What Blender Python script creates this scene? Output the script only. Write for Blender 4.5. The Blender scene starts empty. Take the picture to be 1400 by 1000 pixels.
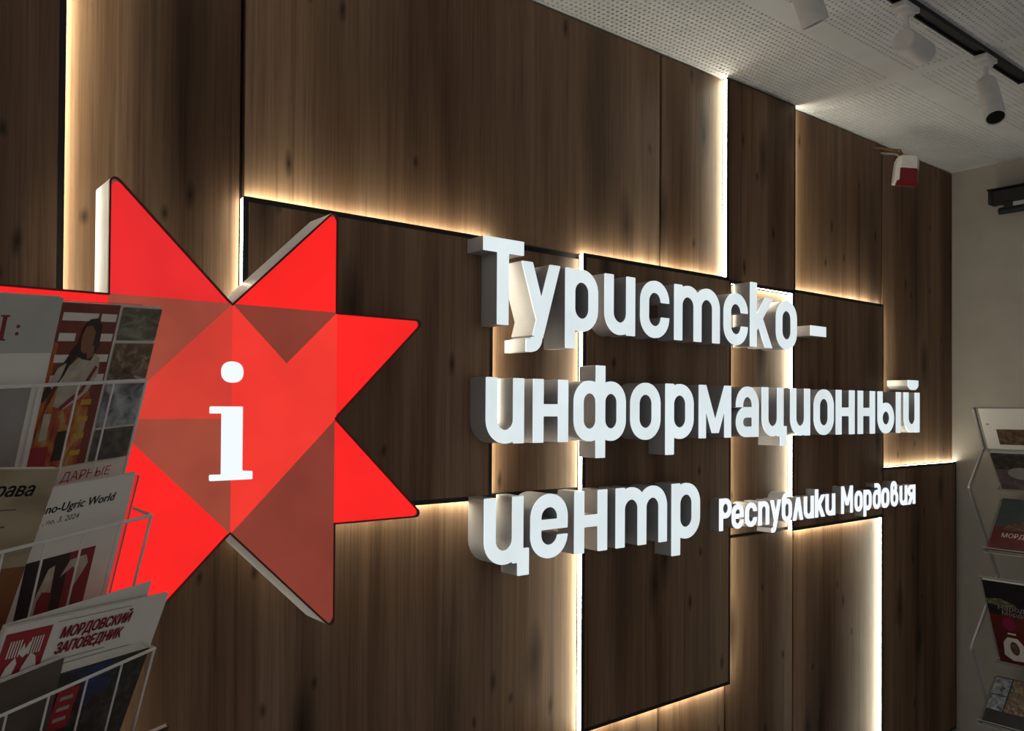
import bpy, bmesh, math, random
import numpy as np
from mathutils import Vector, Matrix
from mathutils.geometry import tessellate_polygon

random.seed(7)
SC = bpy.context.scene
COL = SC.collection

# ------------------------------------------------------------------ camera
# World: X along the panelled wall (to the right), Y into the wall, Z up. The star's centre is at x=0, z=1.58.
S, Z0 = 0.2, 1.58                      # layout unit (half the star's square) and height of the star's centre
CAM = Vector((-0.5316, -1.4266, 1.5999))
cd = bpy.data.cameras.new('camera')
cam = bpy.data.objects.new('camera', cd)
COL.objects.link(cam)
RM = ((0.77657, 0.62989, -0.01301), (-0.63, 0.77657, -0.006), (0.00632, 0.01286, 0.9999))  # columns: right, forward, up
M = Matrix.Identity(4)
for r in range(3):
    M[r][0] = RM[r][0]; M[r][1] = RM[r][2]; M[r][2] = -RM[r][1]; M[r][3] = CAM[r]
cam.matrix_world = M
cd.sensor_width = 36.0
cd.lens = 1137.7 / 1400 * 36
cd.shift_y = 44.9 / 1400
cd.clip_start = 0.02
SC.camera = cam

# ------------------------------------------------------------------ light
world = bpy.data.worlds.new('world')
SC.world = world
world.use_nodes = True
bg = world.node_tree.nodes['Background']
bg.inputs[0].default_value = (1.0, 0.99, 0.985, 1)
bg.inputs[1].default_value = 0.215
SC.view_settings.view_transform = 'Standard'
SC.view_settings.look = 'None'
SC.view_settings.exposure = 0.0
SC.view_settings.gamma = 1.0
SC.view_settings.use_curve_mapping = False
LED_POWER = 24.0


# ------------------------------------------------------------------ materials
def mat(name):
    m = bpy.data.materials.new(name)
    m.use_nodes = True
    nt = m.node_tree
    return m, nt, nt.nodes['Principled BSDF']


def simple(name, col, rough=0.5, metal=0.0, noise=0.06, nscale=40.0, spec=0.5, coat=0.0):
    m, nt, b = mat(name)
    N, L = nt.nodes, nt.links
    b.inputs['Roughness'].default_value = rough
    b.inputs['Metallic'].default_value = metal
    b.inputs['Specular IOR Level'].default_value = spec
    b.inputs['Coat Weight'].default_value = coat
    tc = N.new('ShaderNodeTexCoord')
    no = N.new('ShaderNodeTexNoise'); no.inputs['Scale'].default_value = nscale; no.inputs['Detail'].default_value = 4
    L.new(tc.outputs['Object'], no.inputs['Vector'])
    ra = N.new('ShaderNodeValToRGB')
    c0 = [max(0, c * (1 - noise)) for c in col[:3]] + [1]; c1 = [min(1, c * (1 + noise)) for c in col[:3]] + [1]
    ra.color_ramp.elements[0].position = 0.3; ra.color_ramp.elements[1].position = 0.7
    ra.color_ramp.elements[0].color = c0; ra.color_ramp.elements[1].color = c1
    L.new(no.outputs['Fac'], ra.inputs['Fac']); L.new(ra.outputs['Color'], b.inputs['Base Color'])
    return m


def emit(name, col, strength, base=(0.1, 0.1, 0.1), rough=0.3, vary=0.0):
    m, nt, b = mat(name)
    b.inputs['Base Color'].default_value = (*base, 1)
    b.inputs['Roughness'].default_value = rough
    b.inputs['Emission Color'].default_value = (*col, 1)
    b.inputs['Emission Strength'].default_value = strength
    if vary:
        N, L = nt.nodes, nt.links
        tc = N.new('ShaderNodeTexCoord')
        no = N.new('ShaderNodeTexNoise'); no.inputs['Scale'].default_value = 7; no.inputs['Detail'].default_value = 3
        mr = N.new('ShaderNodeMapRange')
        mr.inputs['From Min'].default_value = 0.3; mr.inputs['From Max'].default_value = 0.7
        mr.inputs['To Min'].default_value = strength * (1 - vary); mr.inputs['To Max'].default_value = strength * (1 + vary)
        L.new(tc.outputs['Object'], no.inputs['Vector']); L.new(no.outputs['Fac'], mr.inputs['Value'])
        L.new(mr.outputs['Result'], b.inputs['Emission Strength'])
    return m


def wood_material():
    m, nt, b = mat('oak_veneer')
    N, L = nt.nodes, nt.links
    geo = N.new('ShaderNodeNewGeometry')
    oi = N.new('ShaderNodeObjectInfo')
    off = N.new('ShaderNodeVectorMath'); off.operation = 'SCALE'
    off.inputs[0].default_value = (17.3, 5.1, 11.7)
    L.new(oi.outputs['Random'], off.inputs['Scale'])
    add = N.new('ShaderNodeVectorMath'); add.operation = 'ADD'
    L.new(geo.outputs['Position'], add.inputs[0]); L.new(off.outputs[0], add.inputs[1])

    def scaled(v, src=None):
        s = N.new('ShaderNodeVectorMath'); s.operation = 'MULTIPLY'
        s.inputs[1].default_value = v
        L.new(src or add.outputs[0], s.inputs[0])
        return s.outputs[0]

    def noise(v, scale, detail, rough=0.5, dist=0.0):
        n = N.new('ShaderNodeTexNoise')
        n.inputs['Scale'].default_value = scale; n.inputs['Detail'].default_value = detail
        n.inputs['Roughness'].default_value = rough; n.inputs['Distortion'].default_value = dist
        L.new(v, n.inputs['Vector']); return n.outputs['Fac']

    def ramp(fac, stops):
        r = N.new('ShaderNodeValToRGB')
        while len(r.color_ramp.elements) < len(stops): r.color_ramp.elements.new(0.5)
        for e, (p, c) in zip(r.color_ramp.elements, stops):
            e.position = p; e.color = (*c, 1) if not isinstance(c, float) else (c, c, c, 1)
        L.new(fac, r.inputs['Fac']); return r.outputs['Color']

    def mix(mode, fac, a, c):
        x = N.new('ShaderNodeMix'); x.data_type = 'RGBA'; x.blend_type = mode
        if isinstance(fac, float): x.inputs[0].default_value = fac
        else: L.new(fac, x.inputs[0])
        L.new(a, x.inputs[6]); L.new(c, x.inputs[7]); return x.outputs[2]

    broad = noise(scaled((9.0, 9.0, 0.55)), 1.0, 3, 0.55, 0.3)
    col = ramp(broad, [(0.26, (0.100, 0.053, 0.029)), (0.42, (0.210, 0.121, 0.069)), (0.60, (0.290, 0.182, 0.112)), (0.8, (0.258, 0.162, 0.102))])
    # staves glued side by side, each with its own tone
    st = N.new('ShaderNodeTexVoronoi'); st.voronoi_dimensions = '1D'; st.inputs['Scale'].default_value = 7.5
    sx = N.new('ShaderNodeSeparateXYZ'); L.new(add.outputs[0], sx.inputs[0]); L.new(sx.outputs['X'], st.inputs['W'])
    sv = N.new('ShaderNodeSeparateColor'); L.new(st.outputs['Color'], sv.inputs[0])
    stc = ramp(sv.outputs[0], [(0.0, (0.78, 0.76, 0.74)), (0.5, (0.95, 0.95, 0.95)), (1.0, (1.12, 1.10, 1.06))])
    col = mix('MULTIPLY', 1.0, col, stc)
    # fine pores and medium streaks running up the board
    fine = ramp(noise(scaled((260.0, 260.0, 4.0)), 1.0, 4, 0.65), [(0.30, 0.62), (0.5, 0.95), (0.7, 1.14)])
    col = mix('MULTIPLY', 0.8, col, fine)
    streak = ramp(noise(scaled((46.0, 46.0, 0.9)), 1.0, 4, 0.6, 0.6), [(0.28, 0.45), (0.42, 0.92), (0.65, 1.08)])
    col = mix('MULTIPLY', 0.75, col, streak)
    # dark heart streaks and knots drawn out along the grain
    wob = noise(scaled((5.0, 5.0, 3.0)), 1.0, 2)
    wv = N.new('ShaderNodeVectorMath'); wv.operation = 'MULTIPLY'; wv.inputs[1].default_value = (0.06, 0, 0)
    L.new(wob, wv.inputs[0])
    ad2 = N.new('ShaderNodeVectorMath'); ad2.operation = 'ADD'
    L.new(add.outputs[0], ad2.inputs[0]); L.new(wv.outputs[0], ad2.inputs[1])
    xyz = N.new('ShaderNodeSeparateXYZ'); L.new(ad2.outputs[0], xyz.inputs[0])
    flat = N.new('ShaderNodeCombineXYZ'); L.new(xyz.outputs['X'], flat.inputs['X']); L.new(xyz.outputs['Z'], flat.inputs['Y'])
    for sc_, thr, dark, share in (((5.0, 0.62, 0.0), 0.34, 0.38, 0.55), ((5.0, 1.5, 0.0), 0.17, 0.16, 0.45), ((5.2, 1.7, 0.0), 0.055, 0.03, 0.45), ((8.0, 4.0, 0.0), 0.075, 0.10, 0.22)):
        vo = N.new('ShaderNodeTexVoronoi'); vo.voronoi_dimensions = '2D'; vo.inputs['Scale'].default_value = 1.0
        L.new(scaled(sc_, flat.outputs[0]), vo.inputs['Vector'])
        k = ramp(vo.outputs['Distance'], [(0.0, dark), (thr * 0.35, 0.35 + 0.45 * dark), (thr, 1.0)])
        sp = N.new('ShaderNodeSeparateColor'); L.new(vo.outputs['Color'], sp.inputs[0])     # only some cells carry a knot
        gt = N.new('ShaderNodeMath'); gt.operation = 'LESS_THAN'; gt.inputs[1].default_value = share
        L.new(sp.outputs[0], gt.inputs[0])
        g2 = N.new('ShaderNodeMath'); g2.operation = 'MULTIPLY'; g2.inputs[1].default_value = 0.88
        L.new(gt.outputs[0], g2.inputs[0])
        col = mix('MULTIPLY', g2.outputs[0], col, k)
    L.new(col, b.inputs['Base Color'])
    b.inputs['Roughness'].default_value = 0.58
    b.inputs['Specular IOR Level'].default_value = 0.18
    bp = N.new('ShaderNodeBump'); bp.inputs['Strength'].default_value = 0.22; bp.inputs['Distance'].default_value = 0.0015
    L.new(noise(scaled((220.0, 220.0, 3.0)), 1.0, 3), bp.inputs['Height'])
    L.new(bp.outputs['Normal'], b.inputs['Normal'])
    return m


def plaster(name, col, rough=0.9, bump=0.08):
    m = simple(name, col, rough, noise=0.05, nscale=9.0, spec=0.2)
    nt = m.node_tree; N, L = nt.nodes, nt.links
    no = N.new('ShaderNodeTexNoise'); no.inputs['Scale'].default_value = 240
    tc = N.new('ShaderNodeTexCoord'); L.new(tc.outputs['Object'], no.inputs['Vector'])
    bp = N.new('ShaderNodeBump'); bp.inputs['Strength'].default_value = bump; bp.inputs['Distance'].default_value = 0.002
    L.new(no.outputs['Fac'], bp.inputs['Height']); L.new(bp.outputs['Normal'], nt.nodes['Principled BSDF'].inputs['Normal'])
    return m


def acrylic_material():
    m = bpy.data.materials.new('clear_acrylic'); m.use_nodes = True
    nt = m.node_tree; N, L = nt.nodes, nt.links
    for n in list(N): N.remove(n)
    out = N.new('ShaderNodeOutputMaterial')
    tr = N.new('ShaderNodeBsdfTransparent'); tr.inputs[0].default_value = (0.90, 0.93, 0.92, 1)
    gl = N.new('ShaderNodeBsdfGlossy'); gl.inputs['Roughness'].default_value = 0.08
    lw = N.new('ShaderNodeLayerWeight')
    pw = N.new('ShaderNodeMath'); pw.operation = 'POWER'; pw.inputs[1].default_value = 5.0
    fr = N.new('ShaderNodeMath'); fr.operation = 'MULTIPLY_ADD'; fr.inputs[1].default_value = 0.6; fr.inputs[2].default_value = 0.04
    L.new(lw.outputs['Facing'], pw.inputs[0]); L.new(pw.outputs[0], fr.inputs[0])
    mx = N.new('ShaderNodeMixShader')
    L.new(fr.outputs[0], mx.inputs[0]); L.new(tr.outputs[0], mx.inputs[1]); L.new(gl.outputs[0], mx.inputs[2])
    L.new(mx.outputs[0], out.inputs['Surface'])
    return m


def acrylic_box(bm, lo, hi, mtx):
    add_box(bm, lo, hi, 0.0, mtx)


def acrylic_edges(o):
    """the narrow faces of clear sheet catch the light and look milky"""
    me = o.data; me.materials.append(ACRYL_EDGE)
    for p in me.polygons:
        ls = [(me.vertices[a].co - me.vertices[b].co).length for a, b in p.edge_keys]
        if min(ls) < 0.0045: p.material_index = 1


def photo_material(name, cols, scale=30.0, stretch=(1, 1, 1), rough=0.35, detail=5.0, dist=0.8):
    """a printed picture: soft patches in the picture's colours"""
    m, nt, b = mat(name)
    N, L = nt.nodes, nt.links
    tc = N.new('ShaderNodeTexCoord')
    mp = N.new('ShaderNodeMapping'); mp.inputs['Scale'].default_value = stretch
    L.new(tc.outputs['Object'], mp.inputs['Vector'])
    no = N.new('ShaderNodeTexNoise'); no.inputs['Scale'].default_value = scale
    no.inputs['Detail'].default_value = detail; no.inputs['Distortion'].default_value = dist
    L.new(mp.outputs[0], no.inputs['Vector'])
    r = N.new('ShaderNodeValToRGB')
    n = len(cols)
    while len(r.color_ramp.elements) < n: r.color_ramp.elements.new(0.5)
    for i, (e, c) in enumerate(zip(r.color_ramp.elements, cols)):
        e.position = 0.28 + 0.44 * i / max(1, n - 1); e.color = (*c, 1)
    L.new(no.outputs['Fac'], r.inputs['Fac']); L.new(r.outputs['Color'], b.inputs['Base Color'])
    b.inputs['Roughness'].default_value = rough
    return m


WOOD = wood_material()
BLACK = simple('black_profile', (0.006, 0.006, 0.007), 0.55)
BACKING = simple('black_backing', (0.008, 0.008, 0.008), 0.8)
LED = emit('led_diffuser', (1.0, 0.945, 0.73), LED_POWER, (0.8, 0.8, 0.8))
CEIL = plaster('white_gypsum', (0.70, 0.705, 0.725))
VOID = simple('ceiling_void', (0.03, 0.03, 0.03), 0.95)
WALLM = plaster('taupe_paint', (0.40, 0.365, 0.325))
FLOORM = simple('grey_tile', (0.34, 0.33, 0.32), 0.5)
LETFACE = emit('opal_acrylic', (0.86, 0.97, 1.0), 0.80, (0.25, 0.25, 0.25), 0.25, 0.07)
LETFACE2 = emit('opal_acrylic_small', (0.93, 0.97, 1.0), 0.95, (0.25, 0.25, 0.25), 0.25)
LETSIDE = simple('white_letter_return', (0.40, 0.385, 0.39), 0.42, noise=0.03)
STARSIDE = simple('white_star_return', (0.80, 0.79, 0.80), 0.35, noise=0.02)
WHITEMETAL = simple('white_spot_paint', (0.66, 0.65, 0.63), 0.45)
WIRE = simple('pale_wire', (0.78, 0.76, 0.72), 0.35, 0.0)
STEEL = simple('grey_steel', (0.46, 0.455, 0.44), 0.35, 0.25)
ACRYL = acrylic_material()
ACRYL_EDGE = simple('acrylic_edge', (0.42, 0.43, 0.42), 0.25)
DARKGLASS = simple('dark_lens', (0.006, 0.006, 0.006), 0.12)
FABRIC = simple('screen_fabric', (0.55, 0.57, 0.56), 0.8)
REDLENS = simple('red_lens', (0.15, 0.004, 0.010), 0.3)
SIRENW = simple('siren_white', (0.70, 0.68, 0.66), 0.4)
COPPER = simple('brown_cable', (0.22, 0.10, 0.05), 0.5)
PAPER = simple('paper_white', (0.80, 0.77, 0.71), 0.5, noise=0.02)
PAGES = simple('page_edges', (0.72, 0.69, 0.63), 0.7, noise=0.05, nscale=300)


# ------------------------------------------------------------------ mesh helpers
def link(name, verts, faces, m, parent=None, smooth=False, mats=None, fm=None):
    me = bpy.data.meshes.new(name)
    me.from_pydata([tuple(v) for v in verts], [], faces)
    for x in (mats or [m]): me.materials.append(x)
    if fm: me.polygons.foreach_set('material_index', fm)
    if smooth: me.polygons.foreach_set('use_smooth', [True] * len(me.polygons))
    me.update()
    o = bpy.data.objects.new(name, me); COL.objects.link(o)
    if parent: o.parent = parent
    return o


def linkbm(name, bm, m, parent=None, smooth=None):
    me = bpy.data.meshes.new(name)
    bmesh.ops.recalc_face_normals(bm, faces=bm.faces)
    bm.to_mesh(me); bm.free()
    me.materials.append(m)
    if smooth is not None:
        me.polygons.foreach_set('use_smooth', [True] * len(me.polygons))
        me.set_sharp_from_angle(angle=smooth)
    o = bpy.data.objects.new(name, me); COL.objects.link(o)
    if parent: o.parent = parent
    return o


def add_box(bm, lo, hi, bev=0.0, mtx=None):
    g = bmesh.ops.create_cube(bm, size=1.0)
    vs = g['verts']
    for v in vs:
        v.co = Vector(((lo[i] + hi[i]) / 2 + v.co[i] * (hi[i] - lo[i]) for i in range(3)))
    if bev > 0:
        es = list({e for v in vs for e in v.link_edges})
        r = bmesh.ops.bevel(bm, geom=es, offset=bev, segments=2, affect='EDGES', profile=0.6)
        vs = list({v for f in r['faces'] for v in f.verts} | {v for v in vs if v.is_valid})
    if mtx is not None:
        bmesh.ops.transform(bm, matrix=mtx, verts=[v for v in vs if v.is_valid])
    return vs


def box(name, lo, hi, m, parent=None, bev=0.0, mtx=None):
    bm = bmesh.new(); add_box(bm, lo, hi, bev, mtx)
    return linkbm(name, bm, m, parent, smooth=0.6 if bev else None)


def add_tube(bm, pts, r, seg=8):
    pts = [Vector(p) for p in pts]
    rings = []
    ref = None
    for i, p in enumerate(pts):
        a = (pts[i] - pts[i - 1]).normalized() if i else None
        c = (pts[i + 1] - pts[i]).normalized() if i + 1 < len(pts) else None
        d = (a + c).normalized() if a and c else (a or c)
        if ref is None: ref = d.orthogonal().normalized()
        x = (ref - d * ref.dot(d)).normalized(); ref = x
        y = d.cross(x)
        k = 1.0 / max(0.5, math.sqrt(max(0.0, (1 + (a.dot(c) if a and c else 1)) / 2)))
        rings.append([bm.verts.new(p + (x * math.cos(t) + y * math.sin(t)) * r * k) for t in (2 * math.pi * j / seg for j in range(seg))])
    for A, B in zip(rings, rings[1:]):
        for j in range(seg): bm.faces.new((A[j], A[(j + 1) % seg], B[(j + 1) % seg], B[j]))
    bm.faces.new(rings[0][::-1]); bm.faces.new(rings[-1])


def tube(name, pts, r, m, parent=None, seg=8):
    bm = bmesh.new(); add_tube(bm, pts, r, seg)
    return linkbm(name, bm, m, parent, smooth=0.9)


def add_lathe(bm, prof, base, axis, seg=32):
    """profile of (radius, distance along axis) turned about the axis"""
    axis = Vector(axis).normalized(); x = axis.orthogonal().normalized(); y = axis.cross(x); base = Vector(base)
    rings = []
    for r, h in prof:
        rings.append([bm.verts.new(base + axis * h + (x * math.cos(t) + y * math.sin(t)) * max(r, 1e-5)) for t in (2 * math.pi * j / seg for j in range(seg))])
    for A, B in zip(rings, rings[1:]):
        for j in range(seg): bm.faces.new((A[j], A[(j + 1) % seg], B[(j + 1) % seg], B[j]))
    bm.faces.new(rings[0][::-1]); bm.faces.new(rings[-1])


def lathe(name, prof, base, axis, m, parent=None, seg=32):
    bm = bmesh.new(); add_lathe(bm, prof, base, axis, seg)
    return linkbm(name, bm, m, parent, smooth=0.6)


def tag(o, label=None, cat=None, group=None, kind=None):
    if label: o['label'] = label
    if cat: o['category'] = cat
    if group: o['group'] = group
    if kind: o['kind'] = kind
    return o


def empty(name, loc=(0, 0, 0)):
    o = bpy.data.objects.new(name, None); COL.objects.link(o)
    o.location = loc; o.empty_display_size = 0.05
    return o


def adopt(root):
    """children were modelled in world coordinates: keep them there under a moved root"""
    bpy.context.view_layer.update()
    inv = root.matrix_world.inverted()
    for c in root.children: c.matrix_parent_inverse = inv


# ------------------------------------------------------------------ room shell
ZC = 1.58 + 5.08 * S          # ceiling, 2.596 m
XW = 15.35 * S                # right-hand wall
YR, YN = 0.45 * S, 0.54 * S   # fronts of the raised and of the set-back panels
YB = YN + 0.014               # black backing behind the panels

wall = box('wall_back', (-1.2, YB, 0.0), (XW + 0.15, YB + 0.15, ZC + 0.12), BACKING)
tag(wall, 'back wall clad with brown oak panels and glowing strips', kind='structure')
wr = box('wall_right', (XW, -2.6, 0.0), (XW + 0.15, YB, ZC + 0.12), WALLM)
tag(wr, 'plain taupe painted wall right of the wooden panels', kind='structure')
fl = box('floor', (-1.2, -2.6, -0.1), (XW + 0.15, YB + 0.15, 0.0), FLOORM)
tag(fl, 'grey tiled floor', kind='structure')


# perforated ceiling: real round holes on a 16 mm grid, plain bands between the boards
def build_ceiling():
    P, H = 0.016, 0.0036
    x0, y1 = 0.611, YB
    nx = int((XW - x0) / P); ny = 74
    xs = [x0 + i * P for i in range(nx)] + [XW]
    ys = [y1 - j * P for j in range(ny + 1)]
    V, F, FM = [], [], []
    idx = {}

    def vid(x, y, z=ZC):
        k = (round(x, 5), round(y, 5), round(z, 5))
        if k not in idx: idx[k] = len(V); V.append((x, y, z))
        return idx[k]
    ca = [(math.cos(a), math.sin(a)) for a in (math.pi / 4 * k for k in range(8))]
    for i in range(len(xs) - 1):
        for j in range(ny):
            xa, xb, yb, ya = xs[i], xs[i + 1], ys[j], ys[j + 1]
            cx, cy = (xa + xb) / 2, (ya + yb) / 2
            band = (1.886 < cx < 1.942) or (-0.274 < cy < -0.214) or j < 1 or cx > XW - 0.03 or (xb - xa) > P * 1.3
            if band:
                F.append((vid(xa, ya), vid(xa, yb), vid(xb, yb), vid(xb, ya))); continue
            # the square's eight border points, counter-clockwise from +x
            o = [(xb, cy), (xb, yb), (cx, yb), (xa, yb), (xa, cy), (xa, ya), (cx, ya), (xb, ya)]
            oi = [vid(*p) for p in o]
            ii = [len(V) + k for k in range(8)]
            V.extend((cx + H * c, cy + H * s, ZC) for c, s in ca)
            ti = [len(V) + k for k in range(8)]
            V.extend((cx + H * c, cy + H * s, ZC + 0.012) for c, s in ca)
            for k in range(8):
                n = (k + 1) % 8
                F.append((oi[k], ii[k], ii[n], oi[n]))
                F.append((ii[k], ti[k], ti[n], ii[n]))
    ye = ys[-1]
    for a, b_, c, d in ((-1.2, ye, x0, y1), (-1.2, -2.6, XW, ye)):
        n = len(V); V.extend([(a, b_, ZC), (a, d, ZC), (c, d, ZC), (c, b_, ZC)]); F.append((n, n + 1, n + 2, n + 3))
    o = link('ceiling', V, F, CEIL)
    tag(o, 'white perforated gypsum ceiling', kind='structure')
    bk = box('ceiling_void', (-1.2, -2.6, ZC + 0.013), (XW, YB, ZC + 0.05), VOID, o)
    return o


ceil = build_ceiling()


# ---------------------------------------------------------- wood panels (layout units, x0 x1 z0 z1)
TOP = 5.055
RAISED = [  # rect, sides that carry a light strip: side -> (from, to)
    ((-4.4, -1.287, -6.9, TOP), {'r': (-6.9, TOP)}),
    ((0.313, 3.156, -0.890, 2.022), {'l': None, 't': None, 'r': None, 'b': None}),
    ((4.704, 7.655, -3.920, 2.030), {'l': None, 't': None, 'r': None, 'b': None}),
    ((7.655, 9.360, 2.052, TOP), {'l': (2.09, TOP), 'b': None, 'r': (2.09, TOP)}),
    ((9.396, 12.260, -1.790, 2.020), {'l': None, 't': None, 'r': (-0.92, 2.02), 'b': None}),
    ((12.300, 15.290, -6.370, -0.985), {'l': (-6.37, -1.85), 't': None}),
]
SETBACK = [
    (-1.222, 0.250, -0.945, TOP), (0.300, 6.180, 2.088, TOP), (6.225, 7.588, 2.096, TOP),
    (3.222, 4.638, -0.885, 2.012), (-1.222, 4.638, -6.9, -0.957), (9.426, 12.380, 2.088, TOP),
    (12.425, 15.345, -0.918, TOP), (7.722, 9.330, -1.780, 1.985), (7.722, 9.470, -6.9, -1.834),
    (9.512, 12.234, -6.9, -1.856), (4.665, 6.180, -6.9, -3.988), (6.225, 7.675, -6.9, -3.988),
]
W = lambda x, y, z: (x * S, y * S, Z0 + z * S)
RING = 0.052
for (x0, x1, z0, z1) in SETBACK:
    box('wood_panel', W(x0, 0.54, z0), (x1 * S, YB, Z0 + z1 * S), WOOD, wall, bev=0.0007)
for (x0, x1, z0, z1), sides in RAISED:
    p = box('wood_panel', W(x0, 0.45, z0), W(x1, 0.535, z1), WOOD, wall, bev=0.0007)
    d, c_ = RING, RING - 0.016
    # black aluminium profile round the board: a lip in front, the light strip tucked in behind it
    for q0, q1, dd in ((0.456, 0.470, d), (0.470, 0.56, c_)):
        for lo, hi in (((x0 - dd, z0 - dd), (x0, z1 + dd)), ((x1, z0 - dd), (x1 + dd, z1 + dd)), ((x0, z1), (x1, z1 + dd)), ((x0, z0 - dd), (x1, z0))):
            hz = min(hi[1], TOP + 0.02)
            if hz - lo[1] < 0.01: continue
            box('edge_profile', W(lo[0], q0, lo[1]), (hi[0] * S, min(q1 * S, YB), Z0 + hz * S), BLACK, p)
    for sd, rng in sides.items():
        t = 0.012
        if sd in 'lr':
            a, c = rng or (z0 - c_, z1 + c_)
            X0, X1 = (x0 - c_ - t, x0 - c_) if sd == 'l' else (x1 + c_, x1 + c_ + t)
            box('light_strip', W(X0, 0.471, a), W(X1, 0.538, c), LED, p)
        else:
            Z_0, Z_1 = (z1 + c_, z1 + c_ + t) if sd == 't' else (z0 - c_ - t, z0 - c_)
            box('light_strip', W(x0 - c_, 0.471, Z_0), W(x1 + c_, 0.538, Z_1), LED, p)
plinth = box('baseboard_back', (-1.2, 0.52 * S, 0.0), (XW, YB, Z0 - 6.92 * S), BLACK)
tag(plinth, 'black plinth under the wooden panels', kind='structure')


# ------------------------------------------------------------------ star sign
def round_poly(pts, rad, seg=5):
    """round the sharp convex tips of a polygon"""
    out = []
    n = len(pts)
    for i, p in enumerate(pts):
        r = rad[i]
        p = Vector(p); a = (Vector(pts[i - 1]) - p).normalized(); c = (Vector(pts[(i + 1) % n]) - p).normalized()
        if r <= 0: out.append((p.x, p.y)); continue
        ang = a.angle(c); t = r / math.tan(ang / 2); cc = p + (a + c).normalized() * (r / math.sin(ang / 2))
        s, e = p + a * t - cc, p + c * t - cc
        a0 = math.atan2(s.y, s.x); a1 = math.atan2(e.y, e.x)
        da = (a1 - a0 + math.pi) % (2 * math.pi) - math.pi
        out += [(cc.x + r * math.cos(a0 + da * k / seg), cc.y + r * math.sin(a0 + da * k / seg)) for k in range(seg + 1)]
    return out


def prism(name, loops, y0, y1, m, parent=None, front=True, back=True, sides=True, scale=S, base=(0.0, Z0), smooth=None):
    """outer loop + holes in the wall's plane, extruded from y0 (towards the room) to y1"""
    V, F = [], []
    cnt = 0
    flat = [p for lp in loops for p in lp]
    n = len(flat)
    V = [(base[0] + x * scale, y0, base[1] + z * scale) for x, z in flat] + [(base[0] + x * scale, y1, base[1] + z * scale) for x, z in flat]
    tris = tessellate_polygon([[Vector((x, z, 0)) for x, z in lp] for lp in loops])
    if front: F += [tuple(t) for t in tris]
    if back: F += [tuple(i + n for i in t[::-1]) for t in tris]
    if sides:
        s = 0
        for lp in loops:
            k = len(lp)
            F += [(s + i, s + (i + 1) % k, n + s + (i + 1) % k, n + s + i) for i in range(k)]
            s += k
    me = bpy.data.meshes.new(name); me.from_pydata(V, [], F); me.materials.append(m)
    bm = bmesh.new(); bm.from_mesh(me); bmesh.ops.recalc_face_normals(bm, faces=bm.faces)
    if not (front and back):     # keep open shells facing outward
        pass
    bm.to_mesh(me); bm.free()
    if smooth:
        me.polygons.foreach_set('use_smooth', [True] * len(me.polygons)); me.set_sharp_from_angle(angle=smooth)
    o = bpy.data.objects.new(name, me); COL.objects.link(o)
    if parent: o.parent = parent
    return o


star = empty('star_sign', (0, YR, Z0))
tag(star, 'large red illuminated eight-pointed star with a white letter i', 'sign')
OUT = [(1, 0), (2, 1), (1, 1), (1, 2), (0, 1), (-1, 2), (-1, 1), (-2, 1), (-1, 0), (-2, -1), (-1, -1), (-1, -2), (0, -1), (1, -2), (1, -1), (2, -1)]
RAD = [0, .045, 0, .045, 0, .045, 0, .045, 0, .045, 0, .045, 0, .045, 0, .045]
outer = round_poly(OUT, RAD)
prism('star_body', [outer], 0.006, YR - 0.0005, STARSIDE, star)
RED = emit('film_bright_red', (0.93, 0.012, 0.010), 1.0, (0.25, 0.01, 0.01), 0.25, 0.10)
RED3 = emit('film_cool_red', (0.76, 0.018, 0.020), 1.0, (0.25, 0.01, 0.01), 0.25, 0.10)
RED2 = emit('film_warm_red', (0.83, 0.034, 0.022), 1.0, (0.25, 0.01, 0.01), 0.25, 0.08)
MID = emit('film_mid_red', (0.60, 0.040, 0.024), 1.0, (0.2, 0.01, 0.01), 0.25, 0.12)
DRK = emit('film_dark_red', (0.215, 0.036, 0.021), 1.0, (0.1, 0.01, 0.01), 0.25, 0.16)
BRN = emit('film_brown_red', (0.31, 0.056, 0.031), 1.0, (0.1, 0.01, 0.01), 0.25, 0.16)
FALLOFF_RIM = simple('dark_falloff_rim', (0.10, 0.006, 0.006), 0.4)  # dark red paints in the light falling off at the face's edges
LETI = emit('star_letter_white', (0.90, 0.97, 1.0), 0.95, (0.3, 0.3, 0.3), 0.25)


def shrink(loop, d):
    """offset a closed loop inwards by d"""
    n = len(loop); res = []
    A = sum(loop[i][0] * loop[(i + 1) % n][1] - loop[(i + 1) % n][0] * loop[i][1] for i in range(n))
    sg = 1 if A > 0 else -1
    for i in range(n):
        p = Vector(loop[i]); a = (p - Vector(loop[i - 1])).normalized(); c = (Vector(loop[(i + 1) % n]) - p).normalized()
        na, nc = Vector((-a.y, a.x)) * sg, Vector((-c.y, c.x)) * sg
        m_ = (na + nc); m_ /= max(0.35, m_.dot(na))
        res.append((p.x + m_.x * d, p.y + m_.y * d))
    return res


inner = shrink(outer, 0.014)
prism('star_falloff_rim', [outer, inner[::-1]], 0.0, 0.0062, FALLOFF_RIM, star)  # thin acrylic rim, coloured as the dimmer edge of the lit face
e = 0.018
tipr = 0.04


def facet(pts, m, tip=None):
    pts = [tuple(p) for p in pts]
    if tip is not None:
        pts = round_poly(pts, [tipr if i == tip else 0 for i in range(len(pts))])
    prism('facet', [pts], 0.0010, 0.0061, m, star)


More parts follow.
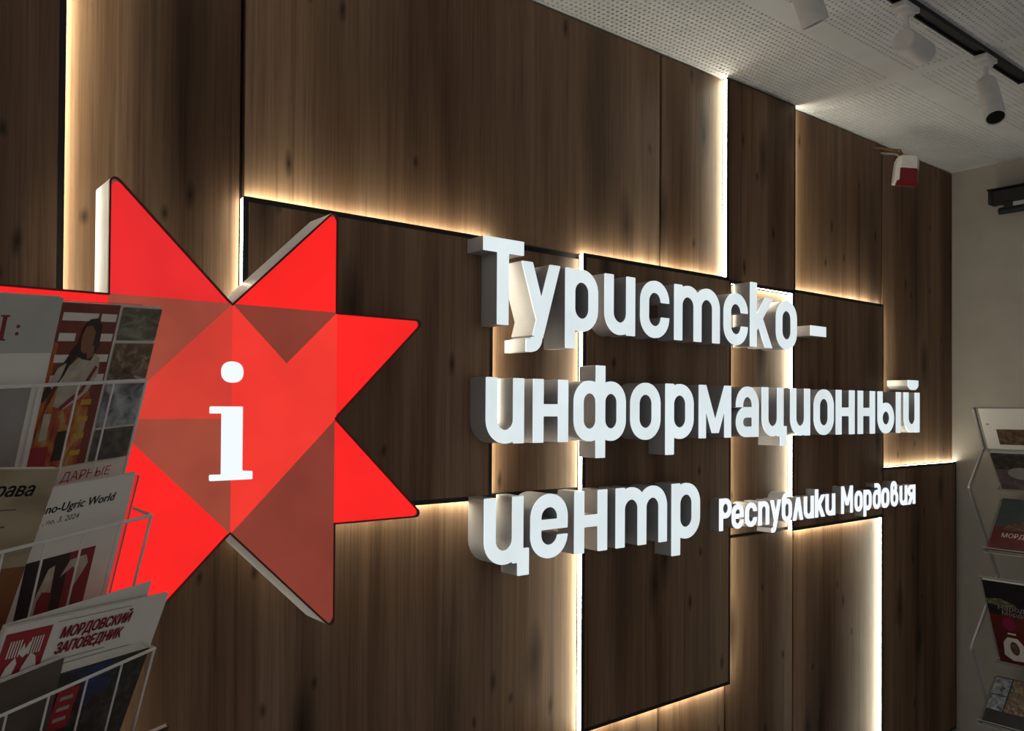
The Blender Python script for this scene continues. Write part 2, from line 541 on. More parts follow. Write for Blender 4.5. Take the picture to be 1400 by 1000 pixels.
# tips (the free edges are set in behind the rim), then the square's facets
facet([(-1 + e, 1), (-0.03, 1), (-1 + e, 2 - 2.6 * e)], RED3, 2)
facet([(0.03, 1), (1 - e, 1), (1 - e, 2 - 2.6 * e)], RED, 2)
facet([(1, 0.03), (2 - 2.6 * e, 1 - e), (1, 1 - e)], RED, 1)
facet([(1, -0.03), (1, -1 + e), (2 - 2.6 * e, -1 + e)], RED, 2)
facet([(-1, 0.03), (-1, 1 - e), (-2 + 2.6 * e, 1 - e)], RED, 2)
facet([(-1, -0.03), (-2 + 2.6 * e, -1 + e), (-1, -1 + e)], RED, 1)
facet([(-0.03, -1), (-1 + e, -1), (-1 + e, -2 + 2.6 * e)], RED, 2)
facet([(0.012, -1.0), (1 - e, -0.012), (1 - e, -2 + 2.6 * e)], DRK, 2)
facet([(-1, 1), (-1, 0), (0, 1)], BRN)
facet([(0, 1), (-1, 0), (0, 0)], MID)
facet([(-1, 0), (0, -1), (0, 0)], BRN)
facet([(-1, 0), (-1, -1), (0, -1)], RED)
facet([(0, 1), (0, -1), (1, 0)], RED2)
facet([(0, 1), (0.5, 0.5), (1, 1)], DRK)
facet([(1, 1), (0.5, 0.5), (1, 0)], RED2)
# the letter i: dot and slab-serif stem
li = prism('letter_i', [[(-.088, -.48), (-.088, .045), (-.186, .045), (-.190, .052), (-.190, .098), (-.182, .106), (.094, .106), (.098, .102), (.098, -.445), (.105, -.455), (.182, -.460), (.190, -.468), (.190, -.524), (.182, -.532), (-.180, -.532), (-.188, -.524), (-.188, -.485), (-.182, -.478)]], -0.0008, 0.0045, LETI, star)
prism('dot', [[(.003 + .097 * math.copysign(abs(math.cos(t)) ** .85, math.cos(t)), .405 + .092 * math.copysign(abs(math.sin(t)) ** .85, math.sin(t))) for t in (2 * math.pi * k / 36 for k in range(36))]], -0.0008, 0.0045, LETI, li)
adopt(star)

# ------------------------------------------------------------------ channel letters
XH, LW, CAP, ASC, DESC = 0.745, 0.545, 0.955, 0.945, -0.21


def glyph_sdf(ch, t, gx, gy):
    """signed distance to the strokes of one letter of the rounded upright grotesque; returns field and width"""
    h = t / 2
    d = np.full(gx.shape, 9.0)

    def B(x0, y0, x1, y1):
        qx = np.abs(gx - (x0 + x1) / 2) - (x1 - x0) / 2; qy = np.abs(gy - (y0 + y1) / 2) - (y1 - y0) / 2
        return np.hypot(np.maximum(qx, 0), np.maximum(qy, 0)) + np.minimum(np.maximum(qx, qy), 0)

    def Ln(x0, y0, x1, y1, w=None):
        L_ = math.hypot(x1 - x0, y1 - y0); ux, uy = (x1 - x0) / L_, (y1 - y0) / L_
        a = (gx - x0) * ux + (gy - y0) * uy - L_ / 2; b_ = -(gx - x0) * uy + (gy - y0) * ux
        return np.maximum(np.abs(a) - L_ / 2, np.abs(b_) - (w or t) / 2)

    def Cap(x0, y0, x1, y1):
        L_ = math.hypot(x1 - x0, y1 - y0) or 1e-9; ux, uy = (x1 - x0) / L_, (y1 - y0) / L_
        a = np.clip((gx - x0) * ux + (gy - y0) * uy, 0, L_)
        return np.hypot(gx - x0 - a * ux, gy - y0 - a * uy) - h

    def A(cx, cy, rx, a0, a1, ry=None):
        ry = ry or rx
        k = (gx - cx) / rx; l = (gy - cy) / ry
        rr = np.hypot(k, l)
        gr = np.maximum(np.hypot(k / rx, l / ry) / np.maximum(rr, 1e-6), 1e-6)
        dr = np.abs((rr - 1) / gr) - h
        s0, c0, s1, c1 = math.sin(math.radians(a0)), math.cos(math.radians(a0)), math.sin(math.radians(a1)), math.cos(math.radians(a1))
        p0 = -(-(gx - cx) * s0 + (gy - cy) * c0); p1 = (-(gx - cx) * s1 + (gy - cy) * c1)
        return np.maximum(dr, np.maximum(p0, p1) if (a1 - a0) <= 180 else np.minimum(p0, p1))

    def clip(f, y0, y1): return np.maximum(f, np.maximum(y0 - gy, gy - y1))
    U = lambda *fs: np.minimum.reduce(list(fs))
    w = LW; R_ = w / 2; r = R_ - h; xl, xr = h, w - h

    def stad(x0, x1, y0, y1, left=True, right=True):
        rx = (x1 - x0) / 2 - h; ry = min(rx, (y1 - y0) / 2 - h); cx = (x0 + x1) / 2
        f = [A(cx, y1 - h - ry, rx, 0, 180, ry), A(cx, y0 + h + ry, rx, 180, 360, ry)]
        if left: f.append(B(x0, y0 + h + ry, x0 + t, y1 - h - ry))
        if right: f.append(B(x1 - t, y0 + h + ry, x1, y1 - h - ry))
        return U(*f)
    X = XH
    cup = lambda ww=w: U(B(0, R_, t, X), A(ww / 2, R_, ww / 2 - h, 180, 360, R_ - h), B(ww - t, 0, ww, X))
    if ch == 'о': d = stad(0, w, 0, X)
    elif ch == 'с': d = U(A(R_, X - R_, r, 0, 180), A(R_, R_, r, 180, 360), B(0, R_, t, X - R_))
    elif ch == 'р': d = U(stad(0, w, 0, X), B(0, DESC, t, X))
    elif ch == 'и': d = cup()
    elif ch == 'й': d = U(cup(), np.maximum(B(.14, .80, .50, .975) - 0.0, np.hypot((gx - .32) / 1.15, gy - .975) - .185), B(.14, .93, .50, .975))
    elif ch == 'т':
        w = 0.965; m0 = w / 2
        d = U(B(0, 0, t, X), B(m0 - h, 0, m0 + h, X - R_), B(w - t, 0, w, X - R_), A((h + m0) / 2, X - R_, (m0 - h) / 2, 0, 180, r), A((w - h + m0) / 2, X - R_, (m0 - h) / 2, 0, 180, r))
    elif ch == 'п': d = U(B(0, 0, t, X), B(w - t, 0, w, X - R_), A(R_, X - R_, r, 0, 180))
    elif ch == 'к':
        w = 0.56
        d = U(B(0, 0, t, ASC), clip(Ln(.06, .245, .56, .86, t), 0, X), clip(Ln(.175, .50, .53, -.12, t), 0, X))
    elif ch == '-':
        w = 0.443; d = B(0, .26, w, .415)
    elif ch == 'н': d = U(B(0, 0, t, X), B(w - t, 0, w, X), B(0, .31, w, .31 + t * .93))
    elif ch == 'ф':
        w = 0.89; c = w / 2
        d = U(B(c - h, DESC, c + h, .94), stad(0, c + h, 0, X), stad(c - h, w, 0, X))
    elif ch in 'мМ':
        w = 0.71 if ch == 'м' else 0.745; T_ = X if ch == 'м' else CAP; lo = .07 if ch == 'м' else .28
        d = U(B(0, 0, t * .92, T_), B(w - t * .92, 0, w, T_), clip(Ln(.05, T_ + .05, w / 2, lo, t * .86), lo, T_), clip(Ln(w - .05, T_ + .05, w / 2, lo, t * .86), lo, T_))
    elif ch == 'а':
        w = 0.535; yb = .365
        d = U(B(w - t, 0, w, X - R_), A(w / 2, X - R_, w / 2 - h, 0, 180, r), B(0, X - R_ - .03, t, X - R_),
              A(.225, yb / 2 + h / 2, .225 - h, 90, 270, yb / 2 - h / 2), B(.225, yb - h, w - h, yb + h), B(.225, 0, w - h, t))
    elif ch == 'ц':
        w = 0.63; ww = .545
        d = U(cup(ww), B(ww - .07, -.15, w, t))
    elif ch == 'ы':
        w = 0.81
        d = U(B(0, .27, t, X), stad(0, .565, 0, .545), B(w - t, 0, w, X))
    elif ch == 'е':
        w = .562; R2 = w / 2; r2 = R2 - h
        d = U(A(R2, X - R_, r2, 0, 180, r), clip(A(R2, R_, r2, 180, 360, r), 0, .258), B(0, R_ - .03, t, X - R_), B(w - t, .335, w, X - R_), B(h, .335, w, .335 + t * .74))
    elif ch == 'у':
        w = .585
        d = U(clip(Ln(.065, .80, .315, .06, t), .02, X), clip(Ln(.525, .80, .245, -.115, t), -.115, X), A(.155, -.115, .082, -90, 0, .092), B(.075, -.285, .16, -.285 + t * .98))
    elif ch == 'Т':
        w = .568; d = U(B(0, CAP - t, w, CAP + .005), B(w / 2 - h - .012, 0, w / 2 + h - .012, CAP))
    elif ch == 'Р':
        w = .57; d = U(B(0, 0, t, CAP), stad(0, w, .36, CAP), B(0, .36, w / 2, .36 + t), B(0, CAP - t, w / 2, CAP))
    elif ch == 'б':
        d = U(stad(0, w, 0, X), B(0, .3, t, .72), A(.30, .70, .30 - h, 100, 180, .245 - h), Ln(.265, .945 - h, .50, .945 - h, t))
    elif ch == 'л':
        w = .56; d = U(clip(Ln(.06, -.06, .30, .82, t), 0, X), clip(Ln(.50, -.06, .26, .82, t), 0, X))
    elif ch == 'д':
        d = U(stad(0, w, 0, .70), B(w - t, .3, w, .72), A(w - .26, .70, .26 - h, 0, 80, .245 - h), Ln(.12, .945 - h, .30, .945 - h, t))
    elif ch == 'в':
        w = .58
        d = U(stad(0, w, 0, .62), B(0, .27, t, .75), stad(0, .47, .46, .96), )
    elif ch == 'я':
        d = U(B(w - t, 0, w, X), A(.225, .30 + (X - .30) / 2, .225 - h, 90, 270, (X - .30) / 2 - h), B(.225, X - t, w, X), B(.225, .30, w, .30 + t), clip(Ln(.36, .42, .04, -.08, t), 0, .40))
    return d, w


def contours(f, xs, ys):
    """marching squares: closed loops of f = 0 with the inside (f < 0) on the left"""
    ins = f < 0
    code = ins[:-1, :-1] * 1 + ins[:-1, 1:] * 2 + ins[1:, 1:] * 4 + ins[1:, :-1] * 8      # rows = y
    nxt, pos = {}, {}

    def pt(kind, i, j):
        key = (kind, i, j)
        if key not in pos:
            a = f[i, j]; b_ = f[i, j + 1] if kind == 0 else f[i + 1, j]
            u = a / (a - b_)
            pos[key] = (xs[j] + u * (xs[1] - xs[0]), ys[i]) if kind == 0 else (xs[j], ys[i] + u * (ys[1] - ys[0]))
        return key
    T = {1: [('b', 'l')], 2: [('r', 'b')], 3: [('r', 'l')], 4: [('t', 'r')], 5: [('t', 'r'), ('b', 'l')], 6: [('t', 'b')], 7: [('t', 'l')],
         8: [('l', 't')], 9: [('b', 't')], 10: [('l', 't'), ('r', 'b')], 11: [('r', 't')], 12: [('l', 'r')], 13: [('b', 'r')], 14: [('l', 'b')]}
    for i, j in zip(*np.nonzero((code > 0) & (code < 15))):
        i, j = int(i), int(j)
        ed = {'b': (0, i, j), 't': (0, i + 1, j), 'l': (1, i, j), 'r': (1, i, j + 1)}
        for a, b_ in T[int(code[i, j])]:
            nxt[pt(*ed[a])] = pt(*ed[b_])
    loops = []
    while nxt:
        s = next(iter(nxt)); lp = []; k = s
        while k in nxt:
            lp.append(pos[k]); k = nxt.pop(k)
        if len(lp) > 5: loops.append(lp)
    return loops


def rdp(lp, eps):
    n = len(lp)
    P_ = np.array(lp)

    def rec(a, b_):
        if b_ - a < 2: return []
        p, q_ = P_[a], P_[b_ % n]
        dd = q_ - p; L_ = np.hypot(*dd) or 1e-9
        m_ = P_[a + 1:b_] - p
        ds = np.abs(m_[:, 0] * dd[1] - m_[:, 1] * dd[0]) / L_
        k = int(ds.argmax())
        if ds[k] < eps: return []
        k += a + 1
        return rec(a, k) + [k] + rec(k, b_)
    far = int(((P_ - P_[0]) ** 2).sum(1).argmax())
    ids = [0] + rec(0, far) + [far] + rec(far, n)
    return [tuple(P_[i]) for i in ids]


GCACHE = {}


def glyph(ch, t):
    if (ch, t) in GCACHE: return GCACHE[ch, t]
    xs = np.arange(-0.05, 1.06, 0.0085); ys = np.arange(-0.33, 1.03, 0.0085)
    gx, gy = np.meshgrid(xs, ys)
    f, w = glyph_sdf(ch, t, gx, gy)
    f = f - 0.0035                       # slightly rounded corners
    loops = [rdp(l, 0.0016) for l in contours(f, xs, ys)]
    area = lambda l: sum(l[i - 1][0] * l[i][1] - l[i][0] * l[i - 1][1] for i in range(len(l))) / 2

    def inside(p, l):
        c = False
        for i in range(len(l)):
            (x1, y1), (x2, y2) = l[i - 1], l[i]
            if (y1 > p[1]) != (y2 > p[1]) and p[0] < (x2 - x1) * (p[1] - y1) / (y2 - y1) + x1: c = not c
        return c
    amax = max(abs(area(l)) for l in loops)
    outs = [l for l in loops if not any(o is not l and inside(l[0], o) for o in loops)]
    groups = []
    for o in outs:
        groups.append([o] + [l for l in loops if l is not o and inside(l[0], o)])
    GCACHE[ch, t] = (groups, w)
    return GCACHE[ch, t]


def over_setback(x0, x1, z0, z1):
    return not any(r[0] - .06 < x1 and r[1] + .06 > x0 and r[2] - .06 < z1 and r[3] + .06 > z0 for r, _ in RAISED)


def build_letter(ch, x0, x1, base, scale, t, yf, face, label, group):
    groups, w = glyph(ch, t)
    kx = (x1 - x0) / (w * scale)
    zmin = base + scale * min(p[1] for g in groups for p in g[0]); zmax = base + scale * max(p[1] for g in groups for p in g[0])
    yb = (YN if over_setback(x0, x1, zmin, zmax) else YR) - 0.0004
    root = empty('channel_letter', (x0 * S, yb, Z0 + base * S))
    tag(root, label, 'letter', group)
    for g in groups:
        loops = [[(x0 + p[0] * scale * kx, base + p[1] * scale) for p in l] for l in g]
        prism('letter_face', loops, yf, yf + 0.0035, face, root, back=False, smooth=0.5)
        prism('letter_return', loops, yf + 0.0036, yb, LETSIDE, root, smooth=0.5)
    adopt(root)


ORD = 'first second third fourth fifth sixth seventh eighth ninth tenth eleventh twelfth thirteenth fourteenth'.split()


def word(text, spans, base, scale, t, yf, face, where, group):
    for i, (ch, (a, c)) in enumerate(zip(text, spans)):
        nm = 'hyphen' if ch == '-' else 'letter ' + ch
        build_letter(ch, a, c, base, scale, t, yf, face, '%s white glowing %s, %s character of %s' % ('small' if scale < .6 else 'large', nm, ORD[i], where), group)


YF = 0.14 * S; YF2 = 0.265 * S
word('Туристско-', [(2.835, 3.403), (3.374, 3.961), (4.061, 4.594), (4.720, 5.261), (5.374, 5.925), (6.046, 7.012), (7.120, 7.673), (7.748, 8.304), (8.408, 8.955), (9.357, 9.800)],
     1.044, 1.0, 0.149, YF, LETFACE, 'the top sign line', 'letters of the top sign line')
word('информационный', [(2.885, 3.417), (3.566, 4.103), (4.208, 5.097), (5.197, 5.758), (5.874, 6.441), (6.572, 7.281), (7.415, 7.951), (8.045, 8.678), (8.796, 9.332), (9.459, 10.037), (10.125, 10.698), (10.827, 11.385), (11.502, 12.312), (12.450, 13.042)],
     -0.286, 0.985, 0.149, YF, LETFACE, 'the long middle sign line', 'letters of the middle sign line')
word('центр', [(2.870, 3.503), (3.538, 4.104), (4.228, 4.771), (4.939, 5.895), (6.007, 6.584)],
     -1.636, 1.0, 0.149, YF, LETFACE, 'the short bottom sign line', 'letters of the bottom sign line')
word('Республики', [(7.198, 7.474), (7.493, 7.768), (7.820, 8.097), (8.151, 8.415), (8.456, 8.728), (8.771, 9.029), (9.073, 9.346), (9.385, 9.659), (9.711, 9.998), (10.029, 10.308)],
     -1.635, 0.482, 0.150, YF2, LETFACE2, 'the left small word', 'small letters right of the bottom line')
word('Мордовия', [(10.519, 10.876), (10.954, 11.204), (11.258, 11.515), (11.583, 11.834), (11.876, 12.150), (12.220, 12.480), (12.558, 12.830), (12.867, 13.146)],
     -1.635, 0.482, 0.150, YF2, LETFACE2, 'the right small word', 'small letters right of the bottom line')

# ------------------------------------------------------------------ ceiling track and spotlights
trk = empty('lighting_track', (1.4, -0.465, ZC))
tag(trk, 'black lighting track fixed under the perforated ceiling', 'track')
bm = bmesh.new()
tw, th = 0.0175, 0.012
for lo, hi in (((0.30, -tw, -th), (2.20, -tw + .004, 0)), ((0.30, tw - .004, -th), (2.20, tw, 0)), ((0.30, -tw + .004, -.005), (2.20, tw - .004, 0))):
    add_box(bm, (lo[0], lo[1] - 0.468, lo[2] + ZC), (hi[0], hi[1] - 0.468, hi[2] + ZC))
linkbm('rail', bm, BLACK, trk)
box('end_cap', (2.20, -0.468 - tw, ZC - th - .001), (2.207, -0.468 + tw, ZC), BLACK, trk)
adopt(trk)


def spotlight(label, ax, top, bot, rad):
    root = empty('spotlight', (ax, -0.468, ZC - 0.012))
    tag(root, label, 'spotlight', 'white spotlights on the black track')
    top, bot = Vector(top), Vector(bot)
    axis = (bot - top).normalized(); ln = (bot - top).length
    zb = ZC - 0.0122
    box('adapter', (ax - .036, -0.468 - .017, zb - .013), (ax + .036, -0.468 + .017, zb), WHITEMETAL, root, bev=.002)
    lathe('swivel', [(.021, 0), (.021, .010), (.018, .014)], (ax, -0.468, zb - .0132), (0, 0, -1), WHITEMETAL, root, 24)
    mid = top + axis * ln * 0.22
    tube('arm', [(ax, -0.468, zb - .026), (ax, -0.468, zb - .040), (ax * .5 + mid.x * .5, -.468 * .5 + mid.y * .5, mid.z + .028), mid], .0062, WHITEMETAL, root, 10)
    head = lathe('head', [(rad * .90, 0), (rad * .985, .003), (rad, .008), (rad, ln - .004), (rad * .97, ln), (rad * .86, ln), (rad * .82, ln - .010)], top, axis, WHITEMETAL, root, 40)
    lathe('lens', [(rad * .84, 0), (rad * .84, .0075), (rad * .60, .009)], bot - axis * 0.0098, axis, DARKGLASS, head, 40)
    adopt(root)


spotlight('white cylinder spotlight cut off by the top edge', 1.030, (1.026, -.452, 2.524), (1.072, -.465, 2.4225), .0285)
spotlight('white cylinder spotlight in the middle, turned towards the right wall', 1.468, (1.457, -.466, 2.499), (1.562, -.470, 2.492), .0285)
spotlight('white cylinder spotlight nearest the end of the track, dark lens showing', 1.930, (1.923, -.471, 2.511), (1.859, -.520, 2.3855), .0265)

# ------------------------------------------------------------------ alarm siren under the ceiling
si = empty('alarm_siren', (2.47, 0.02, 2.48))
tag(si, 'small white and red alarm box hanging under the ceiling corner', 'alarm')
mx = Matrix.Translation((2.403, -0.022, 2.455)) @ Matrix.Rotation(math.radians(-48), 4, 'Z') @ Matrix.Rotation(math.radians(-8), 4, 'X') @ Matrix.Rotation(math.radians(7), 4, 'Y')
bm = bmesh.new()
# faceted housing: octagon-like plan, tapering towards the top
lower = [(-.040, .030), (-.040, -.006), (-.026, -.030), (.026, -.030), (.040, -.006), (.040, .030)]
rings = [[bm.verts.new((x * k, y * k, z)) for x, y in lower] for z, k in ((-.046, 1.0), (.040, .95), (.046, .86))]
for A_, B_ in zip(rings, rings[1:]):
    for j in range(6): bm.faces.new((A_[j], A_[(j + 1) % 6], B_[(j + 1) % 6], B_[j]))
bm.faces.new(rings[0][::-1]); bm.faces.new(rings[-1])
bm.transform(mx)
linkbm('housing', bm, SIRENW, si)
bm = bmesh.new()
lens = [(-.0265, -.0312), (.0270, -.0312), (.0410, -.0070), (.0415, .020), (-.030, .020), (-.0330, -.012)]
A_ = [bm.verts.new((x, y, -.050)) for x, y in lens]; B_ = [bm.verts.new((x * .985, y * .985, -.004)) for x, y in lens]
for j in range(6): bm.faces.new((A_[j], A_[(j + 1) % 6], B_[(j + 1) % 6], B_[j]))
bm.faces.new(A_[::-1]); bm.faces.new(B_)
bm.transform(mx)
linkbm('red_lens', bm, REDLENS, si)
box('bracket', (-.012, -.010, .044), (.012, .030, .049), STEEL, si, mtx=mx)
tube('cable', [(2.42, YN + .001, 2.570), (2.425, .06, 2.556), (2.42, .03, 2.540), (2.412, -.012, 2.502)], .0028, COPPER, si)
tube('cable', [(2.44, YN + .001, 2.580), (2.455, .07, 2.562), (2.44, .02, 2.546), (2.418, -.008, 2.502)], .0028, COPPER, si)
tube('hanger', [(2.475, YN + .001, 2.562), (2.455, .045, 2.540), (2.418, -.010, 2.503)], .004, STEEL, si)
adopt(si)

# ------------------------------------------------------------------ rolled-up projector screen on the right wall
ps = empty('projector_screen', (XW, -0.8, 2.45))
tag(ps, 'black rolled-up projector screen case high on the right wall', 'projector screen')
bm = bmesh.new()
prof = [(-.030, -.026), (-.030, .020), (-.024, .0275), (.022, .0275), (.022, -.0275), (-.022, -.0275)]
pc = [[bm.verts.new((3.030 + x, y, 2.450 + z)) for x, z in prof] for y in (-.075, -1.75)]
for j in range(6): bm.faces.new((pc[0][j], pc[0][(j + 1) % 6], pc[1][(j + 1) % 6], pc[1][j]))
bm.faces.new(pc[0]); bm.faces.new(pc[1][::-1])
linkbm('case', bm, BLACK, ps)
box('end_cap', (2.994, -.0752, 2.420), (3.054, -.060, 2.474), BLACK, ps, bev=.004)
box('top_flange', (2.992, -1.75, 2.4765), (XW + .001, -.056, 2.4805), BLACK, ps)
box('fabric', (3.0185, -1.68, 2.395), (3.0205, -.142, 2.4215), FABRIC, ps)
lathe('weight_bar', [(.0125, 0), (.0135, .004), (.0135, 1.60), (.0125, 1.604)], (3.02, -.092, 2.392), (0, -1, 0), BLACK, ps, 20)
box('end_clip', (3.010, -.142, 2.392), (3.030, -.112, 2.4225), BLACK, ps)
box('wall_bracket', (3.04, -.40, 2.43), (XW + .001, -.36, 2.47), BLACK, ps)
adopt(ps)

# ------------------------------------------------------------------ brochure racks
RC = Matrix(RM)


def text_mesh(body, size, shear=0.0, offset=0.0, spacing=1.0):
    cu = bpy.data.curves.new('lettering', 'FONT')
    cu.body = body; cu.size = size; cu.shear = shear; cu.offset = offset; cu.space_character = spacing
    cu.resolution_u = 3
    o = bpy.data.objects.new('lettering', cu); COL.objects.link(o)
    bpy.context.view_layer.update()
    me = bpy.data.meshes.new_from_object(o.evaluated_get(bpy.context.evaluated_depsgraph_get()))
    bpy.data.objects.remove(o)
    return me


class Leaflet:
    """a booklet lying in a local plane: x to the right, y up the cover, z out of the cover; origin = lower left corner"""

    def __init__(self, name, label, mtx, w, h, thick, cover, group=None, bend=0.0, cat='brochure'):
        self.root = empty(name); self.root.matrix_world = mtx
        tag(self.root, label, cat, group)
        self.w, self.h, self.t, self.bend = w, h, thick, bend
        self.n = 0
        bm = bmesh.new()
        ny = 8
        for z0, z1, m in ((-thick, -0.0006, PAGES),):
            pass
        self._slab('pages', 0.0012, 0.0012, w - .0012, h - .0012, -thick + .0006, -.0006, PAGES)
        self.cover = self._slab('cover', 0, 0, w, h, -.0006, 0.0, cover)
        self._slab('back_cover', 0, 0, w, h, -thick, -thick + .0006, PAPER)

    def zof(self, y):
        return self.bend * (y / self.h) ** 2

    def _slab(self, name, x0, y0, x1, y1, z0, z1, m):
        ny = 6 if self.bend else 1
        V, F = [], []
        for i in range(ny + 1):
            y = y0 + (y1 - y0) * i / ny; b = self.zof(y)
            V += [(x0, y, z0 + b), (x1, y, z0 + b), (x1, y, z1 + b), (x0, y, z1 + b)]
        for i in range(ny):
            a, c = i * 4, i * 4 + 4
            for k in range(4): F.append((a + k, a + (k + 1) % 4, c + (k + 1) % 4, c + k))
        F.append((3, 2, 1, 0)); F.append((ny * 4, ny * 4 + 1, ny * 4 + 2, ny * 4 + 3))
        o = link(name, V, F, m, self.root)
        return o

    def patch(self, name, pts, m):
        """a printed area"""
        self.n += 1
        z = 0.00006 * self.n + 0.0001
        lp = [Vector((x, y, 0)) for x, y in pts]
        tr = tessellate_polygon([lp])
        V = [(p.x, p.y, z + self.zof(p.y)) for p in lp]
        # face the cover's front
        F = []
        for t_ in tr:
            a, b, c = (lp[i] for i in t_)
            F.append(tuple(t_) if (b - a).cross(c - a).z > 0 else tuple(t_[::-1]))
        return link(name, V, F, m, self.cover)

    def rect(self, name, x0, y0, x1, y1, m):
        return self.patch(name, [(x0, y0), (x1, y0), (x1, y1), (x0, y1)], m)

    def blob(self, name, cx, cy, rx, ry, m, n=14, rot=0.0):
        c, s = math.cos(rot), math.sin(rot)
        return self.patch(name, [(cx + rx * math.cos(a) * c - ry * math.sin(a) * s, cy + rx * math.cos(a) * s + ry * math.sin(a) * c) for a in (2 * math.pi * k / n for k in range(n))], m)

    def text(self, body, x, y, size, m, align='l', width=None, bold=0.0, **kw):
        self.n += 1
        me = text_mesh(body, size, **kw)
        if width:
            xs = [v.co.x for v in me.vertices]; f = width / (max(xs) - min(xs))
            for v in me.vertices: v.co.x *= f
        me.materials.clear(); me.materials.append(m)
        xs = [v.co.x for v in me.vertices] or [0]
        dx = x - (max(xs) if align == 'r' else min(xs))
        for v in me.vertices:
            v.co.x += dx; v.co.y += y; v.co.z = 0.0001 + 0.00006 * self.n + self.zof(v.co.y)
        if bold:                          # heavier strokes: the outline repeated a hair to each side
            V0 = [v.co.copy() for v in me.vertices]; F0 = [tuple(p.vertices) for p in me.polygons]; n0 = len(V0)
            V1, F1 = [], []
            for i, (dx, dy) in enumerate(((0, 0), (-bold, 0), (bold, 0), (0, bold * .6), (0, -bold * .6))):
                V1 += [v + Vector((dx, dy, 0)) for v in V0]; F1 += [tuple(k + i * n0 for k in f) for f in F0]
            me = bpy.data.meshes.new('lettering'); me.from_pydata(V1, [], F1); me.materials.append(m)
        o = bpy.data.objects.new('lettering', me); COL.objects.link(o); o.parent = self.cover
        return o


# left rack: tiers face the room, turned 29 degrees to the wall and tilted forward
w_ = Vector((0.86921, 0.48928, 0.07129)); u_ = Vector((0.11336, -0.33755, 0.93446)); n_ = Vector((0.48128, -0.80416, -0.34887))
ORG = [Vector((-0.22884, -0.32058, 1.63338)), Vector((-0.22160, -0.32363, 1.46271)), Vector((-0.21655, -0.32494, 1.29478)), Vector((-0.2110, -0.3262, 1.1270))]


def tier(k, a, b, off=0.0, rot=0.0):
    """matrix of the tier's plane at w=a, u=b, shifted along its normal"""
    o = ORG[k] + w_ * a + u_ * b + n_ * off
    m = Matrix((w_, u_, n_)).transposed().to_4x4(); m.translation = o
    return m @ Matrix.Rotation(math.radians(rot), 4, 'Z')


rack = empty('brochure_rack', (-0.52, -0.50, 0.0))
tag(rack, 'wire and clear acrylic brochure rack in front of the star', 'rack')
LEFT = -0.40
for k in range(4):
    T_ = lambda a, b, c: tier(k, 0, 0).to_translation() + w_ * a + u_ * b + n_ * c
    tube('rail', [T_(LEFT, 0, 0), T_(.0, 0, 0), T_(.0, -.003, -.03)], .0017, WIRE, rack)
    tube('rail', [T_(LEFT, -.150, 0), T_(.0, -.150, 0), T_(.0, -.150, -.034)], .0017, WIRE, rack)
    for j in range(9):
        tube('wire', [T_(-.05 * j, 0, 0), T_(-.05 * j, -.150, 0)], .00125 if j else .0017, WIRE, rack, 6)
    bm = bmesh.new()
    top = (.0880, .040, .030, .030)[k]
    acrylic_box(bm, (LEFT, -.155, -.0375), (.002, top, -.0350), tier(k, 0, 0))
    acrylic_box(bm, (LEFT, -.155, -.0350), (.002, -.1525, .002), tier(k, 0, 0))
    acrylic_edges(linkbm('acrylic_pocket', bm, ACRYL, rack))
pole_xy = (ORG[1] + w_ * -.33 - n_ * .05)
tube('post', [(pole_xy.x, pole_xy.y, 0.02), (pole_xy.x, pole_xy.y, 1.72)], .014, STEEL, rack, 16)
for k in range(4):
    a = tier(k, -.33, -.14, -.036).to_translation(); tube('bracket', [a, (pole_xy.x, pole_xy.y, a.z - .005)], .006, STEEL, rack)
    a = tier(k, -.33, .02, -.036).to_translation(); tube('bracket', [a, (pole_xy.x, pole_xy.y, a.z - .005)], .006, STEEL, rack)
lathe('base', [(.16, 0), (.16, .012), (.05, .022), (.02, .03)], (pole_xy.x, pole_xy.y, 0.0), (0, 0, 1), STEEL, rack, 32)
adopt(rack)

# printing inks
MAROON = simple('ink_maroon', (0.217, 0.019, 0.028), 0.45)
DKRED = simple('ink_red', (0.341, 0.016, 0.028), 0.45)
INK = simple('ink_black', (0.012, 0.011, 0.014), 0.45)
STRIPE = photo_material('print_maroon', [(0.155, 0.031, 0.025), (0.248, 0.054, 0.034)], 20)
SKIN = simple('print_skin', (0.248, 0.096, 0.050), 0.4)
HAIR = simple('print_hair', (0.020, 0.010, 0.008), 0.4)
BLOUSE = photo_material('print_blouse', [(0.403, 0.341, 0.264), (0.589, 0.558, 0.465)], 50)
ORANGE = photo_material('print_orange', [(0.217, 0.043, 0.016), (0.465, 0.109, 0.019), (0.527, 0.186, 0.031)], 45)
FOLK = photo_material('print_folk', [(0.155, 0.031, 0.016), (0.434, 0.078, 0.031), (0.465, 0.248, 0.046), (0.496, 0.388, 0.310)], 60, (1, .5, 1))
LAND = photo_material('print_landscape', [(0.031, 0.034, 0.028), (0.124, 0.116, 0.070), (0.310, 0.295, 0.217)], 45, (.7, 1.6, 1))
CROWD = photo_material('print_crowd', [(0.046, 0.046, 0.023), (0.155, 0.093, 0.054), (0.341, 0.295, 0.217)], 80)
RIDER = photo_material('print_snow', [(0.046, 0.046, 0.054), (0.248, 0.279, 0.310), (0.465, 0.496, 0.527)], 50)
DARKP = photo_material('print_dark', [(0.02, 0.02, 0.022), (0.06, 0.05, 0.045), (0.14, 0.12, 0.11)], 70)
SKYP = photo_material('print_pale_sky', [(0.419, 0.449, 0.434), (0.589, 0.558, 0.496)], 9)
PARCH = photo_material('print_parchment', [(0.264, 0.209, 0.124), (0.372, 0.310, 0.194), (0.434, 0.364, 0.232)], 16, (.6, 1.5, 1))
RUST = photo_material('print_rust', [(0.155, 0.054, 0.022), (0.310, 0.116, 0.046)], 18)
